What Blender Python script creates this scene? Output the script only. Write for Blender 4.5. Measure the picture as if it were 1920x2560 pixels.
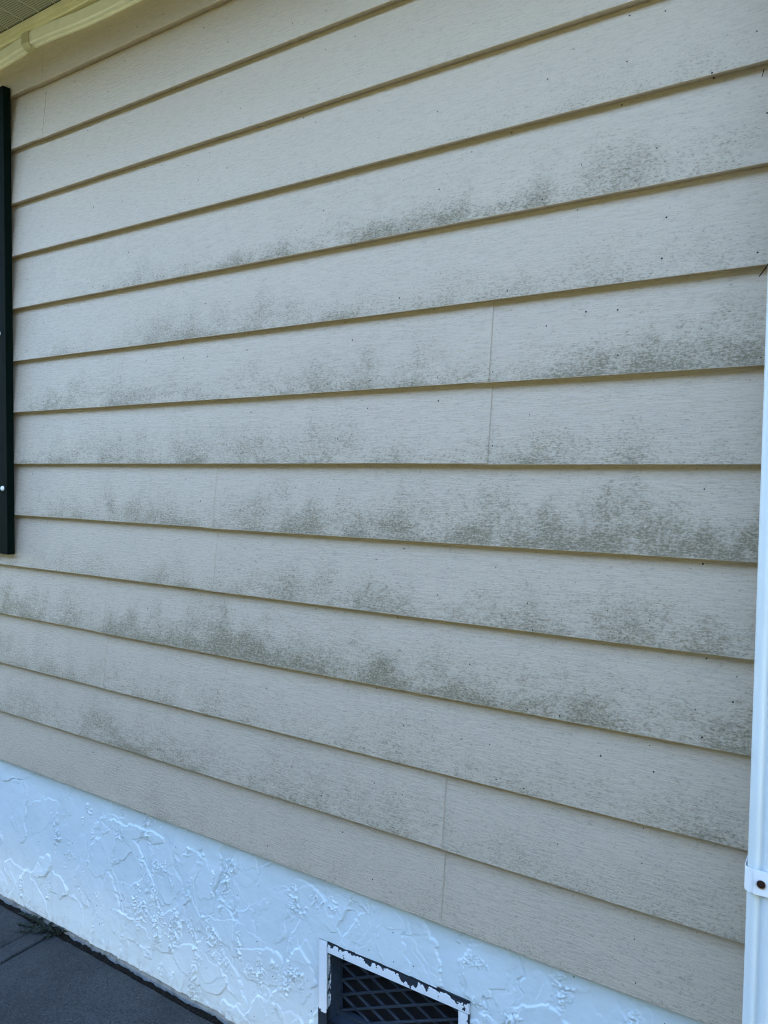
import bpy, bmesh, math, random
import numpy as np
from mathutils import Vector, Matrix

# ------------------------------------------------------------------ clear
for o in list(bpy.data.objects):
    bpy.data.objects.remove(o)
SC = bpy.context.scene
COL = SC.collection

# ------------------------------------------------------------------ camera
CAM_D, CAM_Z = 1.0869, 1.1643          # metres in front of the siding, metres above datum
YAW, PITCH, ROLL, FPX = 0.569162, -0.0486965, 0.00957033, 1871.16   # FPX for a 1920 px wide picture
cy, sy, cp, sp = math.cos(YAW), math.sin(YAW), math.cos(PITCH), math.sin(PITCH)
FWD = Vector((-sy * cp, cy * cp, sp))
_r = Vector((cy, sy, 0)); _u = _r.cross(FWD)
RIGHT = math.cos(ROLL) * _r + math.sin(ROLL) * _u
UP = -math.sin(ROLL) * _r + math.cos(ROLL) * _u
cam_data = bpy.data.cameras.new('camera')
cam = bpy.data.objects.new('camera', cam_data)
COL.objects.link(cam)
cam_data.sensor_fit = 'HORIZONTAL'
cam_data.sensor_width = 36.0
cam_data.lens = FPX / 1920 * 36.0
cam_data.clip_start = 0.02
cam_data.clip_end = 800
M = Matrix((RIGHT, UP, -FWD)).transposed().to_4x4()
M.translation = Vector((0, -CAM_D, CAM_Z))
cam.matrix_world = M
SC.camera = cam

# ------------------------------------------------------------------ sky, sun, exposure
SUN_EL, SUN_AZ = math.radians(46), math.radians(12)      # the sun stands behind the house
world = bpy.data.worlds.new('World'); SC.world = world
world.use_nodes = True
wn = world.node_tree
sky = wn.nodes.new('ShaderNodeTexSky')
sky.sky_type = 'NISHITA'; sky.sun_disc = False
sky.sun_elevation = SUN_EL
sky.sun_rotation = SUN_AZ
sky.air_density = 1.0; sky.dust_density = 0.0; sky.ozone_density = 1.5; sky.altitude = 500
bg = wn.nodes['Background']
wn.links.new(sky.outputs[0], bg.inputs[0])
bg.inputs[1].default_value = 0.15
sun_d = bpy.data.lights.new('sun', 'SUN')
sun_d.energy = 4.0; sun_d.angle = math.radians(0.5); sun_d.color = (1.0, 0.93, 0.82)
sun = bpy.data.objects.new('sun', sun_d); COL.objects.link(sun)
to_sun = Vector((math.sin(SUN_AZ) * math.cos(SUN_EL), math.cos(SUN_AZ) * math.cos(SUN_EL), math.sin(SUN_EL)))
sun.rotation_euler = to_sun.to_track_quat('Z', 'Y').to_euler()
sun.location = (0, 20, 30)
SC.view_settings.view_transform = 'Standard'
SC.view_settings.look = 'None'
SC.view_settings.exposure = 3.54
SC.view_settings.gamma = 1.0
SC.view_settings.use_curve_mapping = False
SC.cycles.use_denoising = True
SC.cycles.filter_width = 1.1
SC.cycles.max_bounces = 8
SC.cycles.diffuse_bounces = 6

# ------------------------------------------------------------------ helpers
rng = np.random.default_rng(7)
random.seed(7)


def proj_u(X, Y, Z):
    v = np.stack([X, Y + CAM_D, Z - CAM_Z], -1)
    k = v @ np.array(FWD)
    return 960 + FPX * (v @ np.array(RIGHT)) / k


def wall_x(u, z):
    """X on the wall at height z that is seen in column u (1920 px wide photograph)"""
    X = np.linspace(-4, -0.02, 800)
    uu = proj_u(X, np.full(800, -0.005), np.full(800, z))
    return float(np.interp(u, uu, X))


def mesh_np(name, V, F, attrs=None, smooth=False):
    me = bpy.data.meshes.new(name)
    V = np.asarray(V, dtype=np.float32); F = np.asarray(F, dtype=np.int32)
    n = F.shape[1]
    me.vertices.add(len(V)); me.vertices.foreach_set('co', V.ravel())
    me.loops.add(F.size); me.loops.foreach_set('vertex_index', F.ravel())
    me.polygons.add(len(F))
    me.polygons.foreach_set('loop_start', np.arange(0, F.size, n, dtype=np.int32))
    try:
        me.polygons.foreach_set('loop_total', np.full(len(F), n, dtype=np.int32))
    except Exception:
        pass
    me.update(calc_edges=True)
    me.validate()
    if smooth:
        me.polygons.foreach_set('use_smooth', np.ones(len(me.polygons), dtype=bool))
    for k, a in (attrs or {}).items():
        at = me.attributes.new(k, 'FLOAT', 'POINT')
        at.data.foreach_set('value', np.asarray(a, dtype=np.float32).ravel())
    return me


def link(name, me, mat=None, parent=None, loc=(0, 0, 0)):
    o = bpy.data.objects.new(name, me)
    COL.objects.link(o)
    o.location = loc
    if mat is not None and me is not None:
        if len(me.materials) == 0:
            me.materials.append(mat)
    if parent is not None:
        o.parent = parent
    return o


def tag(o, label=None, cat=None, group=None, kind=None):
    if label: o['label'] = label
    if cat: o['category'] = cat
    if group: o['group'] = group
    if kind: o['kind'] = kind
    return o


def empty(name, loc, label, cat, group=None):
    o = bpy.data.objects.new(name, None); COL.objects.link(o)
    o.location = loc; o.empty_display_size = 0.1
    return tag(o, label, cat, group)


def bm_obj(name, bm, mat, parent=None, loc=(0, 0, 0), smooth=False):
    me = bpy.data.meshes.new(name)
    bm.normal_update(); bm.to_mesh(me); bm.free()
    if smooth:
        for p in me.polygons: p.use_smooth = True
    return link(name, me, mat, parent, loc)


def add_box(bm, x0, x1, y0, y1, z0, z1, bevel=0.0, seg=2):
    r = bmesh.ops.create_cube(bm, size=1.0)
    vs = r['verts']
    for v in vs:
        v.co = Vector((x0 + (v.co.x + .5) * (x1 - x0), y0 + (v.co.y + .5) * (y1 - y0), z0 + (v.co.z + .5) * (z1 - z0)))
    if bevel > 0:
        es = list({e for v in vs for e in v.link_edges})
        bmesh.ops.bevel(bm, geom=es, offset=bevel, segments=seg, affect='EDGES', profile=0.5)


def box_obj(name, x0, x1, y0, y1, z0, z1, mat, parent=None, bevel=0.0, origin=(0, 0, 0)):
    bm = bmesh.new()
    ox, oy, oz = origin
    add_box(bm, x0 - ox, x1 - ox, y0 - oy, y1 - oy, z0 - oz, z1 - oz, bevel)
    return bm_obj(name, bm, mat, parent)


def grid_faces(nr, nc):
    i = np.arange(nr * nc).reshape(nr, nc)
    return np.stack([i[:-1, :-1], i[:-1, 1:], i[1:, 1:], i[1:, :-1]], -1).reshape(-1, 4)


def vnoise1(x, seed, freq):
    """smooth 1-D value noise in -1..1"""
    r = np.random.default_rng(seed).uniform(-1, 1, 4096)
    t = (np.asarray(x) + 50) * freq
    i = np.floor(t).astype(int); f = t - i; f = f * f * (3 - 2 * f)
    return r[i % 4096] * (1 - f) + r[(i + 1) % 4096] * f


def vnoise2(x, y, seed, fx, fy):
    r = np.random.default_rng(seed).uniform(-1, 1, (256, 256))
    a = (np.asarray(x) + 50) * fx; b = (np.asarray(y) + 50) * fy
    i = np.floor(a).astype(int); j = np.floor(b).astype(int)
    f = a - i; g = b - j; f = f * f * (3 - 2 * f); g = g * g * (3 - 2 * g)
    i0, i1, j0, j1 = i % 256, (i + 1) % 256, j % 256, (j + 1) % 256
    return (r[i0, j0] * (1 - f) + r[i1, j0] * f) * (1 - g) + (r[i0, j1] * (1 - f) + r[i1, j1] * f) * g


# ------------------------------------------------------------------ material helpers
class NT:
    def __init__(self, name):
        self.m = bpy.data.materials.new(name); self.m.use_nodes = True
        self.t = self.m.node_tree
        self.b = self.t.nodes['Principled BSDF']
        self.o = self.t.nodes['Material Output']
        self._tc = None

    def n(self, typ, **kw):
        nd = self.t.nodes.new(typ)
        for k, v in kw.items(): setattr(nd, k, v)
        return nd

    def l(self, a, b): self.t.links.new(a, b)

    def put(self, sock, v):
        if isinstance(v, (int, float, tuple, list)): sock.default_value = v
        else: self.l(v, sock)

    def co(self):
        if self._tc is None: self._tc = self.n('ShaderNodeTexCoord')
        return self._tc.outputs['Object']

    def scale(self, s, loc=(0, 0, 0)):
        mp = self.n('ShaderNodeMapping'); self.l(self.co(), mp.inputs[0])
        mp.inputs['Scale'].default_value = s; mp.inputs['Location'].default_value = loc
        return mp.outputs[0]

    def noise(self, s, detail=3, rough=0.55, loc=(0, 0, 0), w=None):
        nz = self.n('ShaderNodeTexNoise'); nz.inputs['Scale'].default_value = 1.0
        nz.inputs['Detail'].default_value = detail; nz.inputs['Roughness'].default_value = rough
        if w is not None:
            nz.noise_dimensions = '4D'; self.put(nz.inputs['W'], w)
        self.l(self.scale(s, loc), nz.inputs['Vector'])
        return nz.outputs['Fac']

    def math(self, op, a, b=0.0, c=None, clamp=False):
        nd = self.n('ShaderNodeMath', operation=op); nd.use_clamp = clamp
        self.put(nd.inputs[0], a); self.put(nd.inputs[1], b)
        if c is not None: self.put(nd.inputs[2], c)
        return nd.outputs[0]

    def ramp(self, v, a, b, lo=0.0, hi=1.0, smooth=True):
        nd = self.n('ShaderNodeMapRange'); nd.clamp = True
        if smooth: nd.interpolation_type = 'SMOOTHSTEP'
        self.put(nd.inputs[0], v)
        for i, x in zip((1, 2, 3, 4), (a, b, lo, hi)): nd.inputs[i].default_value = x
        return nd.outputs[0]

    def mix(self, fac, a, b, blend='MIX'):
        nd = self.n('ShaderNodeMix', data_type='RGBA', blend_type=blend)
        self.put(nd.inputs[0], fac)
        self.put(nd.inputs[6], (*a, 1) if isinstance(a, tuple) else a)
        self.put(nd.inputs[7], (*b, 1) if isinstance(b, tuple) else b)
        return nd.outputs[2]

    def bump(self, h, strength=0.3, dist=0.002, normal=None):
        nd = self.n('ShaderNodeBump'); nd.inputs['Strength'].default_value = strength
        nd.inputs['Distance'].default_value = dist
        self.l(h, nd.inputs['Height'])
        if normal is not None: self.l(normal, nd.inputs['Normal'])
        return nd.outputs[0]

    def attr(self, name):
        nd = self.n('ShaderNodeAttribute'); nd.attribute_name = name
        return nd.outputs['Fac']

    def rand(self):
        return self.n('ShaderNodeObjectInfo').outputs['Random']

    def sep(self):
        nd = self.n('ShaderNodeSeparateXYZ'); self.l(self.co(), nd.inputs[0])
        return nd.outputs

    def specks(self, scale, radius, keep, seed=0.0):
        """sparse tiny dots on the X-Z plane"""
        s = self.sep(); cb = self.n('ShaderNodeCombineXYZ')
        self.l(self.math('ADD', s[0], 31.7 + seed), cb.inputs[0]); self.l(self.math('ADD', s[2], 11.3 + seed), cb.inputs[1])
        vo = self.n('ShaderNodeTexVoronoi', voronoi_dimensions='2D')
        vo.inputs['Scale'].default_value = scale
        self.l(cb.outputs[0], vo.inputs['Vector'])
        sc = self.n('ShaderNodeSeparateColor'); self.l(vo.outputs['Color'], sc.inputs[0])
        rad = self.math('MULTIPLY', self.math('ADD', self.math('MULTIPLY', sc.outputs[1], 0.9), 0.45), radius * scale)
        d = self.math('LESS_THAN', vo.outputs['Distance'], rad)
        k = self.math('GREATER_THAN', sc.outputs[0], 1 - keep)
        return self.math('MULTIPLY', d, k)

    def done(self, col, rough=0.6, spec=0.35, normal=None, metallic=0.0):
        self.put(self.b.inputs['Base Color'], (*col, 1) if isinstance(col, tuple) else col)
        self.put(self.b.inputs['Roughness'], rough)
        self.b.inputs['Specular IOR Level'].default_value = spec
        self.b.inputs['Metallic'].default_value = metallic
        if normal is not None: self.l(normal, self.b.inputs['Normal'])
        return self.m


def mat_siding():
    t = NT('vinyl_siding')
    rnd = t.rand()
    w = t.math('MULTIPLY', rnd, 37.0)
    grain = t.noise((42, 1, 290), 3, 0.6, w=w)
    fine = t.noise((70, 1, 620), 2, 0.6, w=w)
    mott = t.noise((60, 1, 85), 4, 0.65, w=w)
    big = t.noise((2.2, 1, 5), 3, 0.5, w=w)
    patch = t.noise((13, 1, 17), 4, 0.6, w=w)
    spk1 = t.noise((270, 1, 330), 2, 0.65, w=w)
    spk2 = t.noise((150, 1, 560), 2, 0.65, w=w)
    grime_and_dim = t.attr('grime_and_dim')
    base = t.mix(big, (0.535, 0.432, 0.325), (0.495, 0.402, 0.302))
    base = t.mix(t.ramp(grain, 0.42, 0.72, 0, 0.30), base, (0.34, 0.27, 0.21))
    base = t.mix(t.ramp(mott, 0.52, 0.75, 0, 0.34), base, (0.33, 0.275, 0.215))
    base = t.mix(t.ramp(mott, 0.25, 0.45, 0.18, 0), base, (0.60, 0.48, 0.37))
    s12 = t.math('ADD', t.math('MULTIPLY', spk1, 0.6), t.math('MULTIPLY', spk2, 0.4))
    gm = t.math('MINIMUM', t.math('MULTIPLY', grime_and_dim, t.ramp(patch, 0.28, 0.70, 0.25, 1.35, smooth=False)), 1.25)
    val = t.math('ADD', t.math('MULTIPLY', gm, 0.80), t.math('MULTIPLY', t.math('SUBTRACT', s12, 0.5), 4.2))
    mask = t.ramp(val, 0.20, 1.40, 0, 0.70)
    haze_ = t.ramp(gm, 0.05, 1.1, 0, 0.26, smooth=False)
    dash = t.ramp(t.math('ADD', spk2, t.math('MULTIPLY', t.math('SUBTRACT', grime_and_dim, 0.3), 0.10)), 0.52, 0.72, 0, 0.24)
    base = t.mix(dash, base, (0.24, 0.20, 0.15))
    dirt = t.mix(patch, (0.115, 0.088, 0.032), (0.098, 0.081, 0.040))
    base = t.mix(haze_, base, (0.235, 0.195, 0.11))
    base = t.mix(mask, base, dirt)
    base = t.mix(t.specks(17, 0.00105, 0.5), base, (0.012, 0.012, 0.012))
    hgt = t.math('ADD', grain, t.math('MULTIPLY', fine, 0.5))
    nm = t.bump(hgt, 0.5, 0.0018)
    return t.done(base, t.ramp(grain, 0.3, 0.7, 0.48, 0.62), 0.32, nm)


def mat_stucco():
    t = NT('painted_stucco')
    a = t.noise((9, 9, 9), 4, 0.6)
    st = t.noise((30, 1, 1.6), 3, 0.6)
    s = t.sep()
    col = t.mix(t.ramp(a, 0.4, 0.75, 0, 0.35), (0.665, 0.725, 0.725), (0.57, 0.625, 0.625))
    low = t.ramp(s[2], 0.06, 0.28, 1.0, 0.0)
    streak = t.math('MULTIPLY', t.ramp(st, 0.55, 0.80, 0, 0.42), low)
    col = t.mix(streak, col, (0.36, 0.36, 0.27))
    foot = t.math('MULTIPLY', t.ramp(s[2], 0.035, 0.085, 1, 0), t.ramp(t.noise((60, 60, 60), 4, 0.7), 0.42, 0.72, 0.0, 0.55))
    col = t.mix(foot, col, (0.30, 0.28, 0.23))
    col = t.mix(t.specks(22, 0.0011, 0.35, 3.1), col, (0.02, 0.02, 0.02))
    n1 = t.noise((220, 220, 220), 3, 0.6)
    n2 = t.noise((55, 55, 75), 4, 0.65)
    nm = t.bump(t.math('ADD', t.math('MULTIPLY', n1, 0.25), n2), 0.35, 0.0022)
    return t.done(col, 0.8, 0.15, nm)


def mat_plain(name, col, rough=0.5, spec=0.35, var=0.12, nscale=40, bump=0.0, specks=None, metallic=0.0):
    t = NT(name)
    a = t.noise((nscale,) * 3, 4, 0.6)
    dark = tuple(c * (1 - 2.2 * var) for c in col)
    c = t.mix(t.ramp(a, 0.35, 0.75), col, dark)
    if specks: c = t.mix(t.specks(*specks), c, (0.02, 0.02, 0.02))
    nm = t.bump(t.noise((nscale * 6,) * 3, 3, 0.6), bump, 0.001) if bump else None
    return t.done(c, rough, spec, nm, metallic)


def mat_slab():
    t = NT('grey_concrete')
    a = t.noise((6, 6, 6), 5, 0.65)
    b = t.noise((150, 260, 150), 3, 0.7)
    c = t.noise((420, 420, 420), 2, 0.6)
    col = t.mix(t.ramp(a, 0.3, 0.7), (0.056, 0.057, 0.055), (0.034, 0.036, 0.035))
    col = t.mix(t.ramp(b, 0.42, 0.68, 0, 0.75), col, (0.018, 0.018, 0.018))
    col = t.mix(t.ramp(c, 0.58, 0.72, 0, 0.6), col, (0.17, 0.165, 0.155))
    nm = t.bump(t.math('ADD', b, t.math('MULTIPLY', c, 0.6)), 0.7, 0.003)
    return t.done(col, 0.85, 0.25, nm)


def mat_ground():
    t = NT('dry_lawn')
    a = t.noise((0.6, 0.6, 0.6), 4, 0.6)
    b = t.noise((14, 14, 14), 5, 0.7)
    col = t.mix(a, (0.20, 0.20, 0.105), (0.16, 0.165, 0.085))
    col = t.mix(t.ramp(b, 0.45, 0.75, 0, 0.5), col, (0.06, 0.08, 0.025))
    return t.done(col, 0.95, 0.1, t.bump(b, 0.8, 0.03))


def mat_soil():
    t = NT('dark_soil')
    b = t.noise((190, 190, 190), 4, 0.7)
    col = t.mix(t.ramp(b, 0.45, 0.72), (0.016, 0.014, 0.011), (0.045, 0.036, 0.024))
    return t.done(col, 1.0, 0.05, t.bump(b, 1.0, 0.006))


def mat_vent_paint():
    t = NT('chipped_white_paint')
    chip = t.attr('chip')
    n = t.noise((95, 95, 60), 3, 0.55)
    n2 = t.noise((300, 300, 300), 2, 0.5)
    v = t.math('ADD', chip, t.math('MULTIPLY', t.math('SUBTRACT', t.math('ADD', t.math('MULTIPLY', n, 0.85), t.math('MULTIPLY', n2, 0.15)), 0.5), 2.6))
    m = t.ramp(v, 0.62, 0.66)
    white = t.mix(t.ramp(n2, 0.4, 0.8, 0, 0.25), (0.78, 0.79, 0.79), (0.55, 0.57, 0.58))
    col = t.mix(m, white, (0.022, 0.028, 0.038))
    inv = t.math('SUBTRACT', 1.0, m)
    return t.done(col, 0.5, 0.35, t.bump(inv, 0.6, 0.0012))


def mat_soffit():
    t = NT('perforated_soffit')
    s = t.sep()
    def cell(v, pitch, off=0.0):
        f = t.math('FRACT', t.math('ADD', t.math('DIVIDE', v, pitch), 100.0 + off))
        return t.math('MULTIPLY', t.math('SUBTRACT', f, 0.5), pitch)
    dx = cell(s[0], 0.0050); dy_ = cell(s[1], 0.0054)
    d = t.math('SQRT', t.math('ADD', t.math('MULTIPLY', dx, dx), t.math('MULTIPLY', dy_, dy_)))
    hole = t.ramp(d, 0.0011, 0.0016, 1, 0)
    a = t.noise((30, 30, 30), 3, 0.6)
    col = t.mix(a, (0.40, 0.38, 0.30), (0.34, 0.33, 0.26))
    col = t.mix(hole, col, (0.015, 0.015, 0.012))
    return t.done(col, 0.7, 0.2)


def mat_strap():
    t = NT('strap_paint')
    s = t.sep()
    dx = t.math('SUBTRACT', s[0], -0.0868); dz = t.math('SUBTRACT', s[2], 0.6785)
    d = t.math('SQRT', t.math('ADD', t.math('MULTIPLY', dx, dx), t.math('MULTIPLY', dz, dz)))
    n = t.noise((260, 260, 260), 3, 0.6)
    r = t.ramp(t.math('ADD', d, t.math('MULTIPLY', n, 0.004)), 0.0062, 0.0085, 0.75, 0)
    col = t.mix(r, (0.80, 0.80, 0.80), (0.34, 0.22, 0.10))
    return t.done(col, 0.45, 0.4)


MAT = dict(
    siding=mat_siding(), stucco=mat_stucco(), slab=mat_slab(), ground=mat_ground(), soil=mat_soil(),
    vent_paint=mat_vent_paint(), soffit=mat_soffit(), strap=mat_strap(),
    cream=mat_plain('cream_plastic', (0.90, 0.86, 0.74), 0.42, 0.4, 0.04, 30),
    cream_dark=mat_plain('tan_plastic', (0.52, 0.47, 0.32), 0.5, 0.35, 0.05, 30),
    trim=mat_plain('cream_trim', (0.80, 0.73, 0.50), 0.5, 0.35, 0.04, 20),
    white_metal=mat_plain('white_enamel', (0.66, 0.70, 0.69), 0.40, 0.45, 0.03, 9, 0.0, (20, 0.0011, 0.3, 8.2)),
    green=mat_plain('dark_green_plastic', (0.0010, 0.005, 0.0036), 0.75, 0.06, 0.1, 30, 0.05),
    white_screw=mat_plain('white_screw_plastic', (0.80, 0.80, 0.78), 0.4, 0.4, 0.03, 60),
    rust=mat_plain('rusty_steel', (0.035, 0.014, 0.007), 0.9, 0.2, 0.25, 300, 0.5),
    vent_plastic=mat_plain('slate_blue_plastic', (0.030, 0.042, 0.058), 0.5, 0.35, 0.12, 60),
    screen=None,
    footing=mat_plain('worn_painted_concrete', (0.29, 0.30, 0.29), 0.9, 0.15, 0.22, 55, 0.6),
    core=mat_plain('dark_sheathing', (0.10, 0.085, 0.06), 0.9, 0.1, 0.1, 10),
    roof=mat_plain('grey_shingle', (0.07, 0.068, 0.065), 0.95, 0.1, 0.2, 18, 0.6),
    leaf=mat_plain('weed_leaf', (0.010, 0.016, 0.006), 0.6, 0.3, 0.2, 90),
    twig=mat_plain('dead_twig', (0.020, 0.016, 0.012), 0.9, 0.1, 0.2, 90),
)


def mat_screen():
    t = NT('insect_screen')
    s = t.sep()
    f = t.math('FRACT', t.math('MULTIPLY', t.math('ADD', s[0], s[2]), 420.0))
    g = t.math('FRACT', t.math('MULTIPLY', t.math('ADD', s[2], 3.0), 420.0))
    m = t.math('MAXIMUM', t.math('GREATER_THAN', f, 0.72), t.math('GREATER_THAN', g, 0.78))
    return t.done(t.mix(m, (0.004, 0.004, 0.005), (0.030, 0.030, 0.032)), 0.9, 0.1)


MAT['screen'] = mat_screen()

# ------------------------------------------------------------------ ground, pavement, soil
ZS = 0.03                                   # pavement level at the wall
GX = np.array([-150, -40, -15, -6, 0, 4, 15, 40, 150.]); GY = np.array([-200, -60, -20, -8, -3.0, -1.27, 0.3, 12, 60, 150.])
gx, gy = np.meshgrid(GX, GY)
gv = np.stack([gx, gy, np.full(gx.shape, -0.06)], -1).reshape(-1, 3)
ground = link('ground', mesh_np('ground', gv, grid_faces(len(GY), len(GX))), MAT['ground'])
tag(ground, 'sunlit dry lawn around the house', kind='structure')

pave = box_obj('pavement', -5.2, 1.4, -1.262, -0.016, -0.20, -0.052, MAT['soil'])
tag(pave, 'dark concrete walk along the foundation wall', kind='structure')


def slab(x0, x1, y0, y1, z, t=0.09):
    """a slab with rounded arrises, tooled smooth margins along its joints and a slightly rough top"""
    xs = [x0, x0 + .0012, x0 + .004, x0 + .050, x0 + .0525] + list(np.linspace(x0 + .09, x1 - .09, 24)) + [x1 - .0545, x1 - .0525, x1 - .050, x1 - .0478, x1 - .004, x1 - .0012, x1]
    ys = [y0, y0 + .0012, y0 + .004] + list(np.linspace(y0 + .05, y1 - .03, 18)) + [y1 - .004, y1 - .0012, y1]
    xs = np.array(xs); ys = np.array(ys)
    X, Y = np.meshgrid(xs, ys)
    d = np.minimum(np.minimum(X - x0, x1 - X), np.minimum(Y - y0, y1 - Y))
    Z = np.full(X.shape, z)
    Z -= np.where(d < .004, .004 - np.sqrt(np.maximum(0, .004 ** 2 - (.004 - d) ** 2)), 0)
    ex = np.minimum(X - x0, x1 - X)
    Z -= np.where((ex < .0512) & (ex > .0039), .0016, 0)
    Z -= np.where((X - x0 > .0045) & (x1 - X > .0495) & (x1 - X < .053), .0040, 0)
    Z += 0.0007 * vnoise2(X, Y, 5, 9, 9) * (d > .01)
    # ragged wall-side edge
    Yr = Y + np.where(Y > y1 - .006, 0.0016 * vnoise1(X, 9, 55) + 0.001 * vnoise1(X, 10, 170), 0)
    V = np.stack([X, Yr, Z], -1).reshape(-1, 3)
    F = grid_faces(len(ys), len(xs))
    n = len(V)
    rim = list(range(len(xs))) + [len(xs) * k + len(xs) - 1 for k in range(1, len(ys))] + \
        list(range(len(xs) * len(ys) - 2, len(xs) * (len(ys) - 1) - 1, -1)) + [len(xs) * k for k in range(len(ys) - 2, 0, -1)]
    low = V[rim].copy(); low[:, 2] = z - t
    V = np.vstack([V, low])
    m = len(rim)
    sides = [[rim[i], n + i, n + (i + 1) % m, rim[(i + 1) % m]] for i in range(m)]
    F = np.vstack([F, np.array(sides)])
    return mesh_np('slab', V, F)


JX = -1.6435                               # joint between two slabs
edges = [-4.09, -2.868, JX, -0.418, 0.806]
for a, b in zip(edges[:-1], edges[1:]):
    link('slab', slab(a + .0045, b - .0045, -1.25, -0.0125, ZS), MAT['slab'], pave)

sx = np.linspace(-4.2, 0.9, 1700); syy = np.linspace(-0.030, 0.020, 12)
X, Y = np.meshgrid(sx, syy)
Z = 0.013 + 0.0045 * vnoise2(X, Y, 21, 45, 70) + 0.003 * vnoise2(X, Y, 22, 130, 150) + 0.0115 * np.clip((Y + .012) / .018, 0, 1) \
    + 0.005 * np.exp(-((X + 1.66) / .07) ** 2)
soil = link('soil', mesh_np('soil', np.stack([X, Y, Z], -1).reshape(-1, 3), grid_faces(12, 1700), smooth=True), MAT['soil'])
tag(soil, 'dark soil filling the gap between walk and wall', kind='structure')

# ------------------------------------------------------------------ added trees, out of view, to block low sky from the wall
TREE_H = 3.0
def evergreen(seed, h, rad):
    r = np.random.default_rng(seed)
    # foliage sprays on a tapering column, plus a dense inner body
    V = []; F = []
    n = 1500
    t = r.uniform(0.02, 1, n) ** .9; a = r.uniform(0, 2 * math.pi, n)
    rr = rad * (1 - t ** 2.2) ** .6 * r.uniform(.72, 1.08, n)
    for i in range(n):
        c = np.array([rr[i] * math.cos(a[i]), rr[i] * math.sin(a[i]), .12 + t[i] * (h - .12)])
        out = np.array([math.cos(a[i]), math.sin(a[i]), r.uniform(.4, 1.4)]); out /= np.linalg.norm(out)
        side = np.array([-math.sin(a[i]), math.cos(a[i]), r.uniform(-.4, .4)])
        L, W_ = r.uniform(.10, .20), r.uniform(.03, .07)
        k = len(V)
        V += [c - side * W_, c + out * L * .5 - side * W_ * 1.1, c + out * L, c + out * L * .5 + side * W_ * 1.1, c + side * W_]
        F += [[k, k + 1, k + 3, k + 4]]
    for j in range(9):
        tt = j / 8
        for q in range(12):
            ang = q / 12 * 2 * math.pi
            ra = max(.01, rad * .82 * (1 - tt ** 2.2) ** .6)
            V.append(np.array([ra * math.cos(ang), ra * math.sin(ang), .10 + tt * (h - .2)]))
    b0 = len(V) - 108
    for j in range(8):
        for q in range(12):
            F.append([b0 + j * 12 + q, b0 + j * 12 + (q + 1) % 12, b0 + (j + 1) * 12 + (q + 1) % 12, b0 + (j + 1) * 12 + q])
    return mesh_np('crown', np.array(V), np.array(F))


MAT['needles'] = mat_plain('evergreen_foliage', (0.045, 0.065, 0.026), 0.8, 0.15, 0.2, 6)
MAT['bark'] = mat_plain('brown_bark', (0.06, 0.045, 0.03), 0.95, 0.1, 0.2, 30, 0.5)
crowns = [evergreen(i, 1.0, 0.165) for i in range(3)]
for c_ in crowns: c_.materials.append(MAT['needles'])
bm = bmesh.new(); bmesh.ops.create_cone(bm, cap_ends=True, segments=10, radius1=.10, radius2=.06, depth=.9, matrix=Matrix.Translation((0, 0, .35)))
tme = bpy.data.meshes.new('trunk'); bm.to_mesh(tme); bm.free(); tme.materials.append(MAT['bark'])
for i in range(20):
    rt = random.Random(i)
    tr = empty('added_evergreen', (-13.5 + i * 1.25 + rt.uniform(-.12, .12), -4.6 + rt.uniform(-.15, .15), -0.06),
               'added columnar evergreen tree, out of view, blocking low sky from the wall', 'tree', 'added sky-blocking evergreen trees')
    hh = TREE_H * rt.uniform(.9, 1.12)
    o = link('crown', crowns[i % 3], None, tr); o.scale = (hh * .0 + 4.6, 4.6, hh); o.rotation_euler = (0, 0, rt.uniform(0, 6.28))
    link('trunk', tme, None, tr)

# ------------------------------------------------------------------ house
house = empty('house', (0, 0, 0), 'beige clapboard sided house wall on a white stucco foundation, mildew stained', 'house')
HC, T0, ZL0 = 0.127, 0.0148, 2.2           # course height, projection of the butt, level of the line above course 1
XL, XR = -4.2, 0.9

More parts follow.
